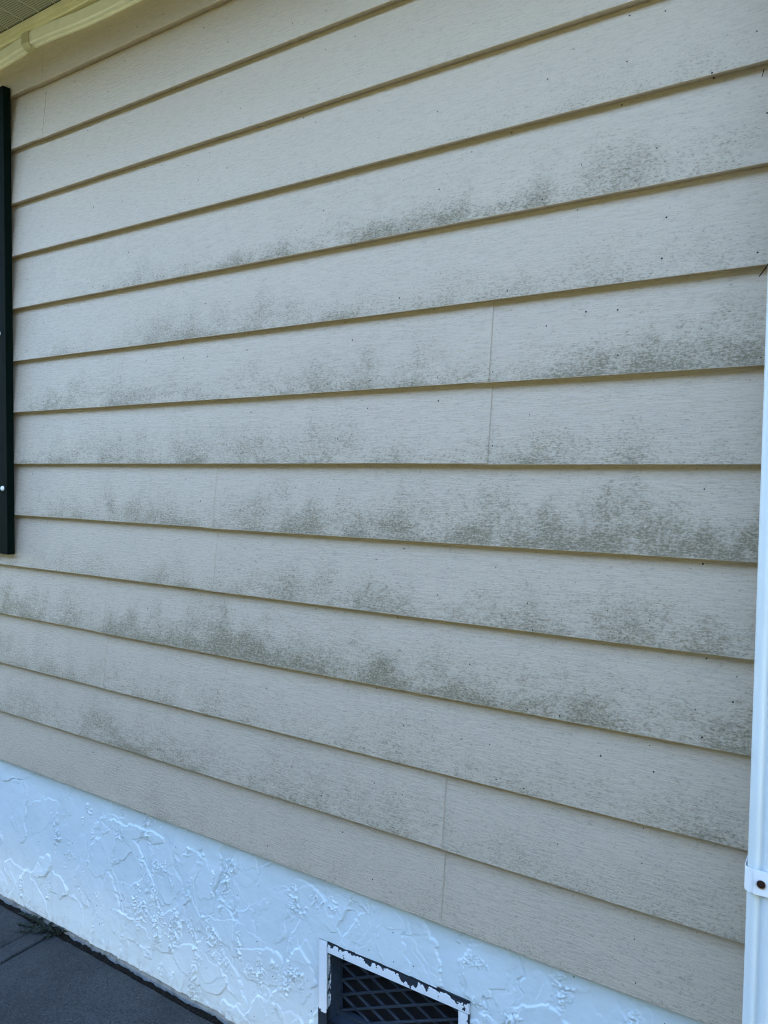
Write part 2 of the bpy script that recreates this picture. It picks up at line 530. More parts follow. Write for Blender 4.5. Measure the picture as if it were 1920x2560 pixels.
# mildew patches, read off the photograph: course, column (1659 px wide view), half width, share of the course height, strength
PATCH = [
    (3, 1000, 300, .25, .12), (4, 1250, 420, .45, .32), (4, 650, 260, .22, .22),
    (5, 330, 110, .35, .60), (5, 560, 130, .30, .95), (5, 760, 160, .38, .95), (5, 950, 120, .28, 1.0), (5, 1130, 110, .40, .95), (5, 1330, 130, .55, .85), (5, 1540, 110, .5, .45),
    (6, 130, 90, .35, .45), (6, 370, 120, .70, .70), (6, 560, 130, .65, .85), (6, 720, 90, .40, .70), (6, 900, 100, .35, .70), (6, 1090, 120, .55, .65), (6, 1330, 150, .6, .45), (6, 1560, 120, .6, .40),
    (7, 130, 80, .55, .75), (7, 280, 90, .70, .85), (7, 420, 90, .45, .55), (7, 590, 80, .55, .65), (7, 690, 60, .50, .85), (7, 790, 60, .60, 1.0), (7, 880, 60, .55, .80), (7, 990, 70, .40, .55),
    (7, 1160, 70, .45, .45), (7, 1270, 80, .65, 1.05), (7, 1400, 90, .65, 1.20), (7, 1520, 80, .75, 1.15), (7, 1630, 60, .80, 1.05),
    (8, 110, 90, .55, .60), (8, 260, 90, .55, .60), (8, 400, 80, .5, .62), (8, 560, 110, .65, .65), (8, 700, 110, .65, .60), (8, 860, 110, .5, .55), (8, 1000, 100, .5, .60), (8, 1180, 90, .45, .80), (8, 1330, 100, .45, .60), (8, 1560, 100, .5, .50),
    (9, 130, 80, .55, .55), (9, 260, 70, .65, .70), (9, 370, 60, .60, .95), (9, 540, 70, .75, .70), (9, 650, 60, .70, 1.05), (9, 760, 70, .55, .75), (9, 870, 70, .75, .80), (9, 1040, 80, .75, 1.10), (9, 1160, 90, .70, 1.20), (9, 1290, 80, .75, 1.15), (9, 1420, 70, .65, 1.05), (9, 1530, 80, .70, 1.10), (9, 1625, 50, .75, 1.05),
    (10, 120, 120, .5, .45), (10, 400, 160, .45, .42), (10, 650, 120, .60, .55), (10, 830, 100, .45, .70), (10, 1000, 110, .55, .70), (10, 1180, 90, .5, .55), (10, 1350, 110, .55, .65), (10, 1560, 100, .6, .65),
    (11, 30, 50, .65, 1.10), (11, 130, 70, .60, .75), (11, 290, 80, .65, .95), (11, 390, 70, .65, 1.10), (11, 500, 80, .85, 1.20), (11, 600, 60, .60, .85), (11, 700, 70, .70, 1.10), (11, 830, 80, .60, .90), (11, 950, 80, .65, .85), (11, 1100, 110, .5, .65), (11, 1270, 110, .6, .75), (11, 1430, 90, .6, .80), (11, 1590, 70, .75, .90),
    (12, 20, 60, .85, 1.25), (12, 110, 80, .80, 1.05), (12, 200, 60, .65, .80), (12, 330, 110, .55, .70), (12, 480, 110, .60, .80), (12, 680, 160, .55, .60), (12, 950, 180, .55, .60), (12, 1250, 180, .5, .55), (12, 1540, 110, .75, .85),
    (13, 60, 90, .80, 1.05), (13, 190, 80, .85, 1.15), (13, 290, 80, .80, 1.15), (13, 430, 120, .70, .90), (13, 620, 140, .75, .85), (13, 820, 140, .75, .85), (13, 1050, 180, .6, .60), (13, 1350, 200, .6, .55), (13, 1580, 90, .7, .65),
    (14, 120, 160, .85, .75), (14, 350, 180, .95, .85), (14, 600, 180, .95, .85), (14, 850, 180, .95, .75), (14, 1150, 200, .85, .60), (14, 1450, 220, .85, .65),
]


def grime_and_dim_field(k, X, f):
    zl = ZL0 - HC * k
    g = np.zeros(X.shape)
    for (kk, xc, hw, hf, s) in PATCH:
        if kk != k: continue
        s = s * (1.0 if k < 12 else .55 if k < 14 else .18)
        u = xc / 0.8641
        a = wall_x(u, zl); w = abs(wall_x(u + hw / 0.8641 * .5, zl) - wall_x(u - hw / 0.8641 * .5, zl)) + .015
        hfl = hf * (1 + 0.35 * vnoise1(X, kk * 13, 26) + 0.2 * vnoise1(X, kk * 17, 70))
        v = np.clip((f - (1 - hfl)) / np.maximum(hfl, .05), 0, 1)
        v = v ** .75
        g = np.maximum(g, s * np.exp(-((X - a) / w) ** 2) * v) + 0.15 * s * np.exp(-((X - a) / w) ** 2) * v
    base = [0, .02, .02, .06, .10, .16, .20, .24, .28, .30, .30, .32, .32, .32, .32][k]  # mildew film, raised on lower courses to paint in their dimmer light
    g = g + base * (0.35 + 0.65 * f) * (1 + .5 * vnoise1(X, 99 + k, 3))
    # algae line just above the butt edge
    g = g + 0.30 * base / .3 * np.clip((f - .93) / .05, 0, 1) * (0.5 + .5 * vnoise1(X, 300 + k, 40))
    return np.clip(g, 0, 1.5)


def line_wave(k, X):
    return 0.0007 * vnoise1(X, 40 + k, 1.1) + 0.00025 * vnoise1(X, 60 + k, 7)


def board(k, x0, x1, dy=0.0, dz=0.0):
    zt, zb = ZL0 - HC * (k - 1), ZL0 - HC * k
    cols = np.unique(np.concatenate([np.linspace(x0, x1, max(8, int((x1 - x0) / 0.012)))]))
    fr = np.array([0, .02, .06, .12, .2, .3, .4, .5, .6, .7, .78, .85, .91, .95, .975, .988])
    even = (k % 2 == 0)
    rows_y, rows_z, rows_f = [], [], []
    X = cols[None, :]
    wt, wb = line_wave(k - 1, X), line_wave(k, X)
    up = 0.045 if k == 1 else 0.007
    rows = [('top', -1)] + [('face', f) for f in fr] + [('lip', i) for i in range(6)]
    lipy = [-T0 + .0000, -T0 + .0001, -T0 + .0005, -T0 + .0012, (-.0034 if even else .0006), (-.0034 if even else .0014)]
    lipz = [0.0007, 0.0002, 0.0, 0.0001, 0.0012, 0.0065]
    V = []; G = []
    for kind, f in rows:
        if kind == 'top':
            y = np.full(X.shape, 0.0018); z = zt + wt + up; g = np.zeros(X.shape)
        elif kind == 'face':
            bulge = 0.0007 * math.sin(math.pi * f) * vnoise1(X, 80 + k, 1.6) + 0.00025 * math.sin(math.pi * f) * vnoise2(X, X * 0 + f, 110 + k, 5, 6)
            y = -T0 * f + bulge + .0004 * (1 - f); z = zt + wt * (1 - f) + wb * f - f * HC
            g = grime_and_dim_field(k, X, np.full(X.shape, f))
        else:
            y = np.full(X.shape, lipy[f]); z = zb + wb + lipz[f]
            g = 0.5 * grime_and_dim_field(k, X, np.full(X.shape, 1.0)) if f < 2 else np.zeros(X.shape)
        V.append(np.stack([X, y + dy, z + dz + 0 * X], -1)[0]); G.append(g[0])
    V = np.stack(V); G = np.stack(G)
    nr, nc = V.shape[:2]
    F = grid_faces(nr, nc)[:, ::-1]
    Vf = V.reshape(-1, 3); Gf = G.reshape(-1)
    # thickness: cut ends shown as a thin return
    ends = []
    for c in (0, nc - 1):
        idx = np.arange(nr) * nc + c
        front = Vf[idx].copy(); back = front.copy(); back[:, 1] += 0.0006
        st = len(Vf) + nr; Vf = np.vstack([Vf, front, back]); Gf = np.concatenate([Gf, Gf[idx], Gf[idx] * .5])
        q = np.stack([st - nr + np.arange(nr - 1), st - nr + np.arange(1, nr), st + np.arange(1, nr), st + np.arange(nr - 1)], -1)
        ends.append(q if c == 0 else q[:, ::-1])
    F = np.vstack([F] + ends)
    me = mesh_np('siding_board', Vf, F, {'grime_and_dim': Gf}, smooth=True)
    me.polygons.foreach_set('use_smooth', np.ones(len(me.polygons), dtype=bool))
    # sharp only at cut ends (cheap: leave flat)
    fl = np.ones(len(me.polygons), dtype=bool); fl[-2 * (nr - 1):] = False
    me.polygons.foreach_set('use_smooth', fl)
    return link('siding_board', me, MAT['siding'], house)


SEAM = {1: -1.645, 2: -1.645, 3: -3.3, 4: -3.3, 5: -2.7, 6: -2.7, 7: -0.4955, 8: -0.4955, 9: -1.0925, 10: -1.0925,
        11: -1.439, 12: -1.439, 13: -0.5665, 14: -0.5665}
for k in range(1, 15):
    s = SEAM[k]
    board(k, s - 0.025, XR, dz=-0.0014)
    board(k, XL, s, dy=-0.0010 if k in (7, 8, 13, 14) else -0.0004)

# short crack in the lowest course beside its seam
def on_face(x, z): return Vector((x, -T0 * (1 - (z - .422) / HC) - .0002, z))


for pts in ([(-.5862, .5210), (-.5835, .5085), (-.5790, .4992), (-.5705, .4982)], [(-.6050, .4850), (-.5960, .4775), (-.5878, .4738), (-.5832, .4820)]):
    bm = bmesh.new(); rings = []
    for i, (x, z) in enumerate(pts):
        w = .0009 * (1 - abs(i - 1.5) / 2.4)
        c = on_face(x, z)
        rings.append([bm.verts.new(c + Vector(d) * w) for d in ((-.7, 0, .7), (0, -1, 0), (.7, 0, -.7), (0, .5, 0))])
    for p, q in zip(rings[:-1], rings[1:]):
        for j in range(4): bm.faces.new((p[j], p[(j + 1) % 4], q[(j + 1) % 4], q[j]))
    bmesh.ops.recalc_face_normals(bm, faces=bm.faces)
    bm_obj('crack_edge', bm, MAT['cream_dark'], house)

# wall body behind the siding, foundation blockwork round the vent opening
VX0, VX1, VZ0, VZ1 = -0.8330, -0.5190, 0.118, 0.2960      # outer vent frame
box_obj('sheathing', XL, XR, 0.012, 0.075, 0.405, 2.36, MAT['core'], house)
box_obj('wall_core', XL, XR, 0.0775, 6.0, -0.2, 2.36, MAT['core'], house)
bm = bmesh.new()
for a in ((XL, VX0 + .012, -.2, .4025), (VX1 - .012, XR, -.2, .4025), (VX0 + .0125, VX1 - .0125, VZ1 - .012, .4025), (VX0 + .0125, VX1 - .0125, -.2, VZ0 + .012)):
    add_box(bm, a[0], a[1], 0.0145, 0.0765, a[2], a[3])
bm_obj('foundation_block', bm, MAT['footing'], house)

# stucco coat: trowel strokes laid over each other, modelled as relief
def stucco_height(X, Z):
    H = np.zeros(X.shape)
    r = np.random.default_rng(31)
    nx = X.shape[1]; x0, x1 = X[0, 0], X[0, -1]; dx = (x1 - x0) / (nx - 1)
    warp = 0.010 * vnoise2(X, Z, 51, 26, 26) + 0.005 * vnoise2(X, Z, 52, 70, 70) + 0.0022 * vnoise2(X, Z, 54, 190, 190)
    warp2 = 0.010 * vnoise2(X, Z, 53, 24, 24) + 0.005 * vnoise2(X, Z, 55, 75, 75) + 0.0020 * vnoise2(X, Z, 56, 200, 200)
    brk = .5 + .5 * vnoise2(X, Z, 57, 60, 60) + .35 * vnoise2(X, Z, 58, 170, 170)
    N = int((x1 - x0) * 80)
    for i in range(N):
        cx = r.uniform(x0, x1); cz = r.uniform(-.02, .43)
        ang = r.normal(math.pi / 2, .55) if r.random() < .75 else r.uniform(0, math.pi)
        L = r.uniform(.04, .13); Wd = r.uniform(.014, .045)
        pad = L * 1.5 + .03
        i0 = max(0, int((cx - pad - x0) / dx)); i1 = min(nx, int((cx + pad - x0) / dx) + 2)
        if i1 - i0 < 3: continue
        xs = X[:, i0:i1] + warp[:, i0:i1] - cx; zs = Z[:, i0:i1] + warp2[:, i0:i1] - cz
        a = xs * math.cos(ang) + zs * math.sin(ang); b = -xs * math.sin(ang) + zs * math.cos(ang)
        q = np.sqrt((a / L) ** 2 + (b / Wd) ** 2)
        d = (q - 1) * Wd                                # approx signed distance
        inside = np.clip(-d / .0018, 0, 1)
        tilt = r.uniform(-.6, .6) * a / L + r.uniform(-1, 1) * b / Wd
        lvl = r.uniform(.0006, .0030) * (1 + .8 * tilt)
        Hn = np.maximum(H[:, i0:i1] * (1 - .55 * inside), lvl * inside + .35 * H[:, i0:i1] * inside) * inside + H[:, i0:i1] * (1 - inside)
        # raised lip left by the trowel along part of the rim
        th = np.arctan2(b / Wd, a / L); ph = r.uniform(-math.pi, math.pi); span = r.uniform(.5, 1.1)
        dth = np.abs((th - ph + math.pi) % (2 * math.pi) - math.pi)
        seg = np.clip((span - dth) / .25, 0, 1) * (0.55 + .45 * vnoise1(a + cx * 3, 900 + i % 90, 160))
        Hn = Hn + r.uniform(.0010, .0048) * np.where(d > 0, np.exp(-(d / .0007) ** 2), np.exp(d / .0034)) * seg * np.clip(.25 + 1.1 * brk[:, i0:i1], 0, 1.3)
        H[:, i0:i1] = Hn
    # crumbs dragged by the trowel
    cl = np.clip(vnoise2(X, Z, 61, 19, 11) * .55 + vnoise2(X, Z, 62, 55, 30) * .65 - .36, 0, 1) * 2.2
    cr = np.clip(vnoise2(X + warp, Z + warp2, 63, 250, 190) - .22, 0, 1) * 1.2 + np.clip(vnoise2(X + warp2, Z + warp, 64, 420, 360) - .25, 0, 1)
    H += np.clip(cl, 0, 1) * cr * .0065
    H += .0006 * vnoise2(X, Z, 66, 16, 12) + .0003 * vnoise2(X, Z, 65, 60, 50)
    return H


def stucco_part(x0, x1, step):
    nx = int((x1 - x0) / step) + 1; nz = int(0.405 / step) + 1
    xs = np.linspace(x0, x1, nx); zs = np.linspace(0.0, 1.0, nz)
    X, Tz = np.meshgrid(xs, zs)
    zb = 0.0385 + .0016 * vnoise1(xs, 71, 18) + .0009 * vnoise1(xs, 72, 90) + .0006 * vnoise1(xs, 73, 260)
    Z = zb[None, :] + Tz * (0.428 - zb[None, :])
    H = stucco_height(X, Z)
    fade = np.clip((.422 - Z) / .02, 0.25, 1)
    Y = 0.0050 - H * fade
    # rounded lower rim turning back to the wall
    Y += .0026 * np.clip(1 - Tz / .006, 0, 1)
    V = np.stack([X, Y, Z], -1).reshape(-1, 3)
    F = grid_faces(nz, nx)
    cxm = X.reshape(-1)[F].mean(1); czm = Z.reshape(-1)[F].mean(1)
    hole = (cxm > VX0 + .006) & (cxm < VX1 - .006) & (czm > VZ0 + .006) & (czm < VZ1 - .006)
    F = F[~hole]
    me = mesh_np('stucco_coat', V, F, smooth=True)
    return link('stucco_coat', me, MAT['stucco'], house)


stucco_part(-2.10, -0.10, 0.0013)
stucco_part(XL, -2.1001, 0.006)
stucco_part(-0.0999, XR, 0.006)

# worn footing strip under the stucco
fx = np.linspace(XL, XR, 1500); fz = np.array([-.03, .012, .02, .028, .036, .046])
X, Z = np.meshgrid(fx, fz)
Y = 0.0080 + .0008 * vnoise2(X, Z, 81, 50, 80) - .002 * (Z < .03)
link('footing_strip', mesh_np('footing_strip', np.stack([X, Y, Z], -1).reshape(-1, 3), grid_faces(6, 1500), smooth=True), MAT['footing'], house)

# eave: trim, soffit, fascia, roof
bm = bmesh.new()
prof = [(-.004, 2.1965), (-.0165, 2.1965), (-.0185, 2.1985), (-.0185, 2.2062), (-.0150, 2.2066), (-.0150, 2.2082), (-.0215, 2.2088), (-.0215, 2.2240), (-.004, 2.2240)]
va = [bm.verts.new((XL, y, z)) for y, z in prof]; vb = [bm.verts.new((XR, y, z)) for y, z in prof]
for i in range(len(prof)):
    j = (i + 1) % len(prof)
    bm.faces.new((va[i], va[j], vb[j], vb[i]))
bm.faces.new(va[::-1]); bm.faces.new(vb)
bmesh.ops.recalc_face_normals(bm, faces=bm.faces)
bm_obj('soffit_trim', bm, MAT['trim'], house)

PW = 0.0617
bm = bmesh.new()
pr = [(0.0, .0), (.0016, -.0022), (.0040, -.0022), (.0056, .0), (PW - .0002, .0), (PW - .0002, .004), (0.0, .004)]
va = [bm.verts.new((x, -.0222, z)) for x, z in pr]; vb = [bm.verts.new((x, -.452, z)) for x, z in pr]
for i in range(len(pr)):
    j = (i + 1) % len(pr)
    bm.faces.new((va[i], va[j], vb[j], vb[i]))
bm.faces.new(va); bm.faces.new(vb[::-1])
bmesh.ops.recalc_face_normals(bm, faces=bm.faces)
sme = bpy.data.meshes.new('soffit_panel'); bm.to_mesh(sme); bm.free(); sme.materials.append(MAT['soffit'])
for i in range(-42, 40):
    x = -1.6448 + i * PW
    if x < XL or x > XR - PW: continue
    link('soffit_panel', sme, None, house, (x, 0, 2.2262))
box_obj('fascia', XL, XR, -.475, -.4535, 2.205, 2.352, MAT['white_metal'], house, .002)
bm = bmesh.new()
for sgn in (1, -1):
    y0, z0, y1, z1 = (-.50, 2.358, 3.0, 3.86) if sgn > 0 else (6.5, 2.358, 3.001, 3.86)
    q = [(y0, z0), (y1, z1), (y1, z1 + .09), (y0, z0 + .06)]
    a = [bm.verts.new((XL - .3, y, z)) for y, z in q]; b = [bm.verts.new((XR + .3, y, z)) for y, z in q]
    for i in range(4):
        j = (i + 1) % 4; bm.faces.new((a[i], a[j], b[j], b[i]))
    bm.faces.new(a[::-1]); bm.faces.new(b)
bmesh.ops.recalc_face_normals(bm, faces=bm.faces)
bm_obj('roof', bm, MAT['roof'], house)

# ------------------------------------------------------------------ cable raceway under the eave
race = empty('cable_raceway', (0, 0, 0), 'cream plastic cable raceway running under the soffit trim, slightly sagging', 'raceway')


def race_z(X):
    return np.interp(X, [-3.6, -2.2, -1.90, -1.80, -1.72, -1.675, -1.595, -1.49, -1.41, -1.2, -0.6, 0.9],
                     [2.170, 2.169, 2.1695, 2.1710, 2.1762, 2.1805, 2.1770, 2.1690, 2.1668, 2.167, 2.170, 2.170])


def arc(cy_, cz, r, a0, a1, n=5):
    return [(cy_ + r * math.cos(a), cz + r * math.sin(a)) for a in np.linspace(a0, a1, n)]


RP = [(-.0022, .0135)] + arc(-.0200, .0115, .0020, math.pi / 2, math.pi, 4) + arc(-.0185, -.0100, .0035, math.pi, 1.5 * math.pi, 6) + \
     [(-.0125, -.0135), (-.0123, -.0118), (-.0108, -.0118), (-.0105, -.0158), (-.0098, -.0164), (-.0022, -.0164)]


def sweep_x(name, prof, xs, mat, parent, cap=True):
    n = len(prof); V = []
    for x in xs:
        zc = float(race_z(x)); V += [(x, y, zc + z) for y, z in prof]
    F = [[i * n + j, i * n + (j + 1) % n, (i + 1) * n + (j + 1) % n, (i + 1) * n + j] for i in range(len(xs) - 1) for j in range(n)]
    me = bpy.data.meshes.new(name)
    faces = F + ([list(range(n))[::-1], [(len(xs) - 1) * n + j for j in range(n)]] if cap else [])
    me.from_pydata(V, [], faces); me.update()
    bm = bmesh.new(); bm.from_mesh(me); bmesh.ops.recalc_face_normals(bm, faces=bm.faces); bm.to_mesh(me); bm.free()
    return link(name, me, mat, parent)


sweep_x('channel', RP, np.linspace(-3.6, -1.695, 50), MAT['cream'], race)
sweep_x('channel', RP, np.linspace(-1.693, 0.85, 80), MAT['cream'], race)
SL = [(-.0020, .0165), (-.0225, .0165), (-.0262, .0138), (-.0262, -.0108), (-.0205, -.0180), (-.0150, -.0206), (-.0020, -.0206)]
SI = [(-.0021, .0150), (-.0218, .0150), (-.0246, .0128), (-.0246, -.0100), (-.0196, -.0164), (-.0146, -.0188), (-.0021, -.0188)]
n = len(SL); V = []
for x in (-1.7040, -1.6790):
    zc = float(race_z(-1.69)); V += [(x, y, zc + z) for y, z in SL] + [(x, y, zc + z) for y, z in SI]
F = []
for j in range(n - 1):
    F += [[j, j + 1, 2 * n + j + 1, 2 * n + j], [n + j, 3 * n + j, 3 * n + j + 1, n + j + 1],
          [j, n + j, n + j + 1, j + 1], [2 * n + j, 2 * n + j + 1, 3 * n + j + 1, 3 * n + j]]
me = bpy.data.meshes.new('coupling'); me.from_pydata(V, [], F); me.update()
bm = bmesh.new(); bm.from_mesh(me); bmesh.ops.recalc_face_normals(bm, faces=bm.faces); bm.to_mesh(me); bm.free()
link('coupling', me, MAT['cream_dark'], race)

# ------------------------------------------------------------------ shutter
shut = empty('shutter', (-1.7835, -0.0153, 0.9595), 'dark green louvred window shutter with white screw heads, fixed on the siding', 'shutter')
shut.rotation_euler = (0, math.radians(0.53), 0)
SH, SW, SD = 1.130, 0.34, 0.0190


def sh_box(name, x0, x1, y0, y1, z0, z1, bev=.0015):
    bm = bmesh.new(); add_box(bm, x0, x1, y0, y1, z0, z1, bev)
    return bm_obj(name, bm, MAT['green'], shut)


sh_box('stile', -.045, .0055, -SD, 0, 0, SH)
sh_box('stile', -SW, -SW + .05, -SD, 0, 0, SH)
sh_box('rail', -SW + .0505, -.0455, -SD + .001, -.001, .0, .075)
sh_box('rail', -SW + .0505, -.0455, -SD + .001, -.001, SH - .06, SH)
sh_box('rail', -SW + .0505, -.0455, -SD + .001, -.001, SH * .5 - .03, SH * .5 + .03)
sh_box('backing', -SW + .0505, -.0455, -.0045, -.0005, .0755, SH - .0605)
z = .082
while z < SH - .07:
    if abs(z - SH * .5 + .008) > .045:
        bm = bmesh.new(); add_box(bm, -SW + .051, -.046, -.0017, .0017, 0, .024, .0008, 1)
        bmesh.ops.rotate(bm, verts=bm.verts, cent=(0, 0, 0), matrix=Matrix.Rotation(math.radians(-28), 3, 'X'))
        bmesh.ops.translate(bm, verts=bm.verts, vec=(0, -.0065 - .009, z))
        bm_obj('slat', bm, MAT['green'], shut)
    z += .022
for sz in (0.1640, 0.5440):
    bm = bmesh.new()
    bmesh.ops.create_cone(bm, cap_ends=True, segments=20, radius1=.0062, radius2=.0052, depth=.004,
                          matrix=Matrix.Translation((-.0130 if sz < .3 else -.0225, -SD - .0020, sz)) @ Matrix.Rotation(math.radians(90), 4, 'X'))
    bmesh.ops.bevel(bm, geom=[e for e in bm.edges if all(v.co.y < -SD - .003 for v in e.verts)], offset=.0014, segments=2, affect='EDGES')
    bm_obj('screw', bm, MAT['white_screw'], shut, smooth=False)

# ------------------------------------------------------------------ downspout
ds = empty('downspout', (-0.063, -0.068, 0.12), 'white ribbed rectangular metal downspout strapped to the siding', 'downspout')
DX0, DX1, DY0, DY1 = -0.1035, -0.0225, -0.1005, -0.0370
cx_, cy_ = (DX0 + DX1) / 2, (DY0 + DY1) / 2


def ds_profile():
    p = []
    hx, hy, r = (DX1 - DX0) / 2, (DY1 - DY0) / 2, .0075
    def side(n, a, b, axis, sgn):
        out = []
        for i in range(n):
            t = i / (n - 1); s = a + (b - a) * t
            rib = .0034 * (0.5 - 0.5 * math.cos(2 * math.pi * t * 4)) ** 2
            out.append((s, sgn * (hy - rib)) if axis == 'x' else (sgn * (hx - rib), s))
        return out
    p += side(49, -hx + r, hx - r, 'x', -1)
    p += [(hx - r + r * math.cos(a), -hy + r + r * math.sin(a)) for a in np.linspace(-math.pi / 2, 0, 5)[1:-1]]
    p += side(19, -hy + r, hy - r, 'y', 1)
    p += [(hx - r + r * math.cos(a), hy - r + r * math.sin(a)) for a in np.linspace(0, math.pi / 2, 5)[1:-1]]
    p += side(31, hx - r, -hx + r, 'x', 1)
    p += [(-hx + r + r * math.cos(a), hy - r + r * math.sin(a)) for a in np.linspace(math.pi / 2, math.pi, 5)[1:-1]]
    p += side(19, hy - r, -hy + r, 'y', -1)
    p += [(-hx + r + r * math.cos(a), -hy + r + r * math.sin(a)) for a in np.linspace(math.pi, 1.5 * math.pi, 5)[1:-1]]
    return p


path = [(-.24, 0.075), (-.13, 0.115), (cy_ - .012, 0.150), (cy_, 0.185), (cy_, .6), (cy_, 1.2), (cy_, 1.8), (cy_, 1.93), (cy_ - .02, 1.99), (-.20, 2.10), (-.42, 2.215)]
prof = ds_profile(); n = len(prof); V = []
for i, (py, pz) in enumerate(path):
    a = Vector((0, *path[max(0, i - 1)])); b = Vector((0, *path[min(len(path) - 1, i + 1)]))
    tdir = (b - a).normalized()
    nrm = Vector((1, 0, 0)).cross(tdir) * -1           # local 'y'
    for px, pyy in prof:
        w = Vector((cx_ + px, py, pz)) + nrm * pyy * (-1 if nrm.y < 0 else 1)
        V.append(tuple(w - ds.location))
F = [[i * n + j, i * n + (j + 1) % n, (i + 1) * n + (j + 1) % n, (i + 1) * n + j] for i in range(len(path) - 1) for j in range(n)]
me = bpy.data.meshes.new('pipe'); me.from_pydata(V, [], F); me.update()
bm = bmesh.new(); bm.from_mesh(me); bmesh.ops.recalc_face_normals(bm, faces=bm.faces); bm.to_mesh(me); bm.free()
me.polygons.foreach_set('use_smooth', np.ones(len(me.polygons), dtype=bool))
link('pipe', me, MAT['white_metal'], ds)


def strap_band(z0, z1, off, x_from, x_to):
    """open band that follows the front of the pipe between the two sides"""
    pts = []
    hx0, hx1, yf, yb, r = DX0 - off, DX1 + off, DY0 - off, -.012, .010
    if x_from is None:
        pts += [(hx0, yb), (hx0, yf + r)] + [(hx0 + r + r * math.cos(a), yf + r + r * math.sin(a)) for a in np.linspace(math.pi, 1.5 * math.pi, 6)[1:]]
    else:
        pts += [(x_from, yf)]
    if x_to is None:
        pts += [(hx1 - r + r * math.cos(a), yf + r + r * math.sin(a)) for a in np.linspace(1.5 * math.pi, 2 * math.pi, 6)] + [(hx1, yb)]
    else:
        pts += [(x_to, yf)]
    bm = bmesh.new()
    a = [bm.verts.new((x, y, z0)) for x, y in pts]; b = [bm.verts.new((x, y, z1)) for x, y in pts]
    for i in range(len(pts) - 1): bm.faces.new((a[i], a[i + 1], b[i + 1], b[i]))
    bmesh.ops.recalc_face_normals(bm, faces=bm.faces)
    r_ = bmesh.ops.solidify(bm, geom=bm.faces[:], thickness=0.0010)
    return bm


off = Vector(ds.location)
bm = strap_band(.6650, .6945, .0028, None, None)
strap = bm_obj('strap', bm, MAT['strap'], None); strap.parent = ds; strap.matrix_parent_inverse = Matrix.Translation(-off)
bm = strap_band(.6655, .6940, .0048, -.0952, -.035)
o = bm_obj('strap_plate', bm, MAT['strap'], None); o.parent = strap
bm = bmesh.new()
bmesh.ops.create_uvsphere(bm, u_segments=20, v_segments=10, radius=.0048, matrix=Matrix.Translation((-.0868, DY0 - .0060, .6800)) @ Matrix.Diagonal((1, .42, 1, 1)))
o = bm_obj('screw', bm, MAT['rust'], None, smooth=True); o.parent = strap
o['label'] = 'rusted screw head'

# gutter at the eave that feeds the downspout
bm = bmesh.new()
gp = [(-.4765, 2.335), (-.4765, 2.232), (-.545, 2.232), (-.575, 2.262), (-.575, 2.300), (-.598, 2.330), (-.598, 2.346), (-.586, 2.346)]
a = [bm.verts.new((XL - .2, y, z)) for y, z in gp]; b = [bm.verts.new((XR + .2, y, z)) for y, z in gp]
for i in range(len(gp) - 1): bm.faces.new((a[i], a[i + 1], b[i + 1], b[i]))
bm.faces.new(a[:6]); bm.faces.new(b[:6][::-1])
bmesh.ops.recalc_face_normals(bm, faces=bm.faces)
bmesh.ops.solidify(bm, geom=bm.faces[:], thickness=0.0015)
gut = bm_obj('gutter', bm, MAT['white_metal'])
tag(gut, 'white eave gutter along the roof edge', 'gutter')

# ------------------------------------------------------------------ foundation vent
vent = empty('foundation_vent', ((VX0 + VX1) / 2, 0.0, VZ0), 'crawl space vent with chipped white frame and dark diamond lattice in the stucco', 'vent')
vo = Vector(vent.location)
FW_, FT = 0.0205, 0.0210                   # frame widths: sides, top


def frame_bar(x0, x1, z0, z1, chipfn):
    nx = max(3, int((x1 - x0) / .0025)); nz = max(3, int((z1 - z0) / .0025))
    xs = np.linspace(x0, x1, nx); zs = np.linspace(z0, z1, nz)
    X, Z = np.meshgrid(xs, zs)
    d = np.minimum(np.minimum(X - x0, x1 - X), np.minimum(Z - z0, z1 - Z))
    Y = np.where(d < 1e-6, .0012, 0.0) - .0006 * vnoise2(X, Z, 17, 60, 60) * 0.3
    V = np.stack([X, Y, Z], -1).reshape(-1, 3); C = chipfn(X, Z).reshape(-1)
    F = grid_faces(nz, nx); n0 = len(V)
    rim = list(range(nx)) + [nx * k + nx - 1 for k in range(1, nz)] + list(range(nx * nz - 2, nx * (nz - 1) - 1, -1)) + [nx * k for k in range(nz - 2, 0, -1)]
    bk = V[rim].copy(); bk[:, 1] = 0.0135
    V = np.vstack([V, bk]); C = np.concatenate([C, C[rim] + .5]); m = len(rim)
    F = np.vstack([F, np.array([[rim[i], n0 + i, n0 + (i + 1) % m, rim[(i + 1) % m]] for i in range(m)])[:, ::-1]])
    V = V - np.array(vo)
    me = mesh_np('frame_bar', V, F, {'chip': C})
    return link('frame_bar', me, MAT['vent_paint'], vent)


def chip_top(X, Z):
    up = np.clip(1 - (VZ1 - Z) / .020, 0, 1)
    c = .35 * up ** 1.0 + .75 * np.clip(1 - (VZ1 - Z) / .0035, 0, 1)
    for xc, w, s in ((-.816, .006, .75), (-.775, .005, .8), (-.720, .008, .8), (-.690, .004, .7), (-.635, .020, 1.15), (-.545, .010, .55), (-.530, .008, .7), (-.800, .004, .6), (-.755, .003, .5), (-.600, .004, .5), (-.575, .003, .5)):
        c = c + s * np.exp(-((X - xc) / w) ** 2) * (.35 + .65 * up)
    return c + .06


def chip_left(X, Z):
    return .05 + .75 * np.clip(1 - (X - VX0) / .003, 0, 1) * 0 + 1.2 * np.clip((.168 - Z) / .02, 0, 1) + .25 * np.clip((X - VX0 - .012) / .01, 0, 1)


def chip_right(X, Z):
    return .10 + .9 * np.clip(1 - (VX1 - X) / .003, 0, 1) + .5 * np.clip((Z - VZ1 + .04) / .03, 0, 1)


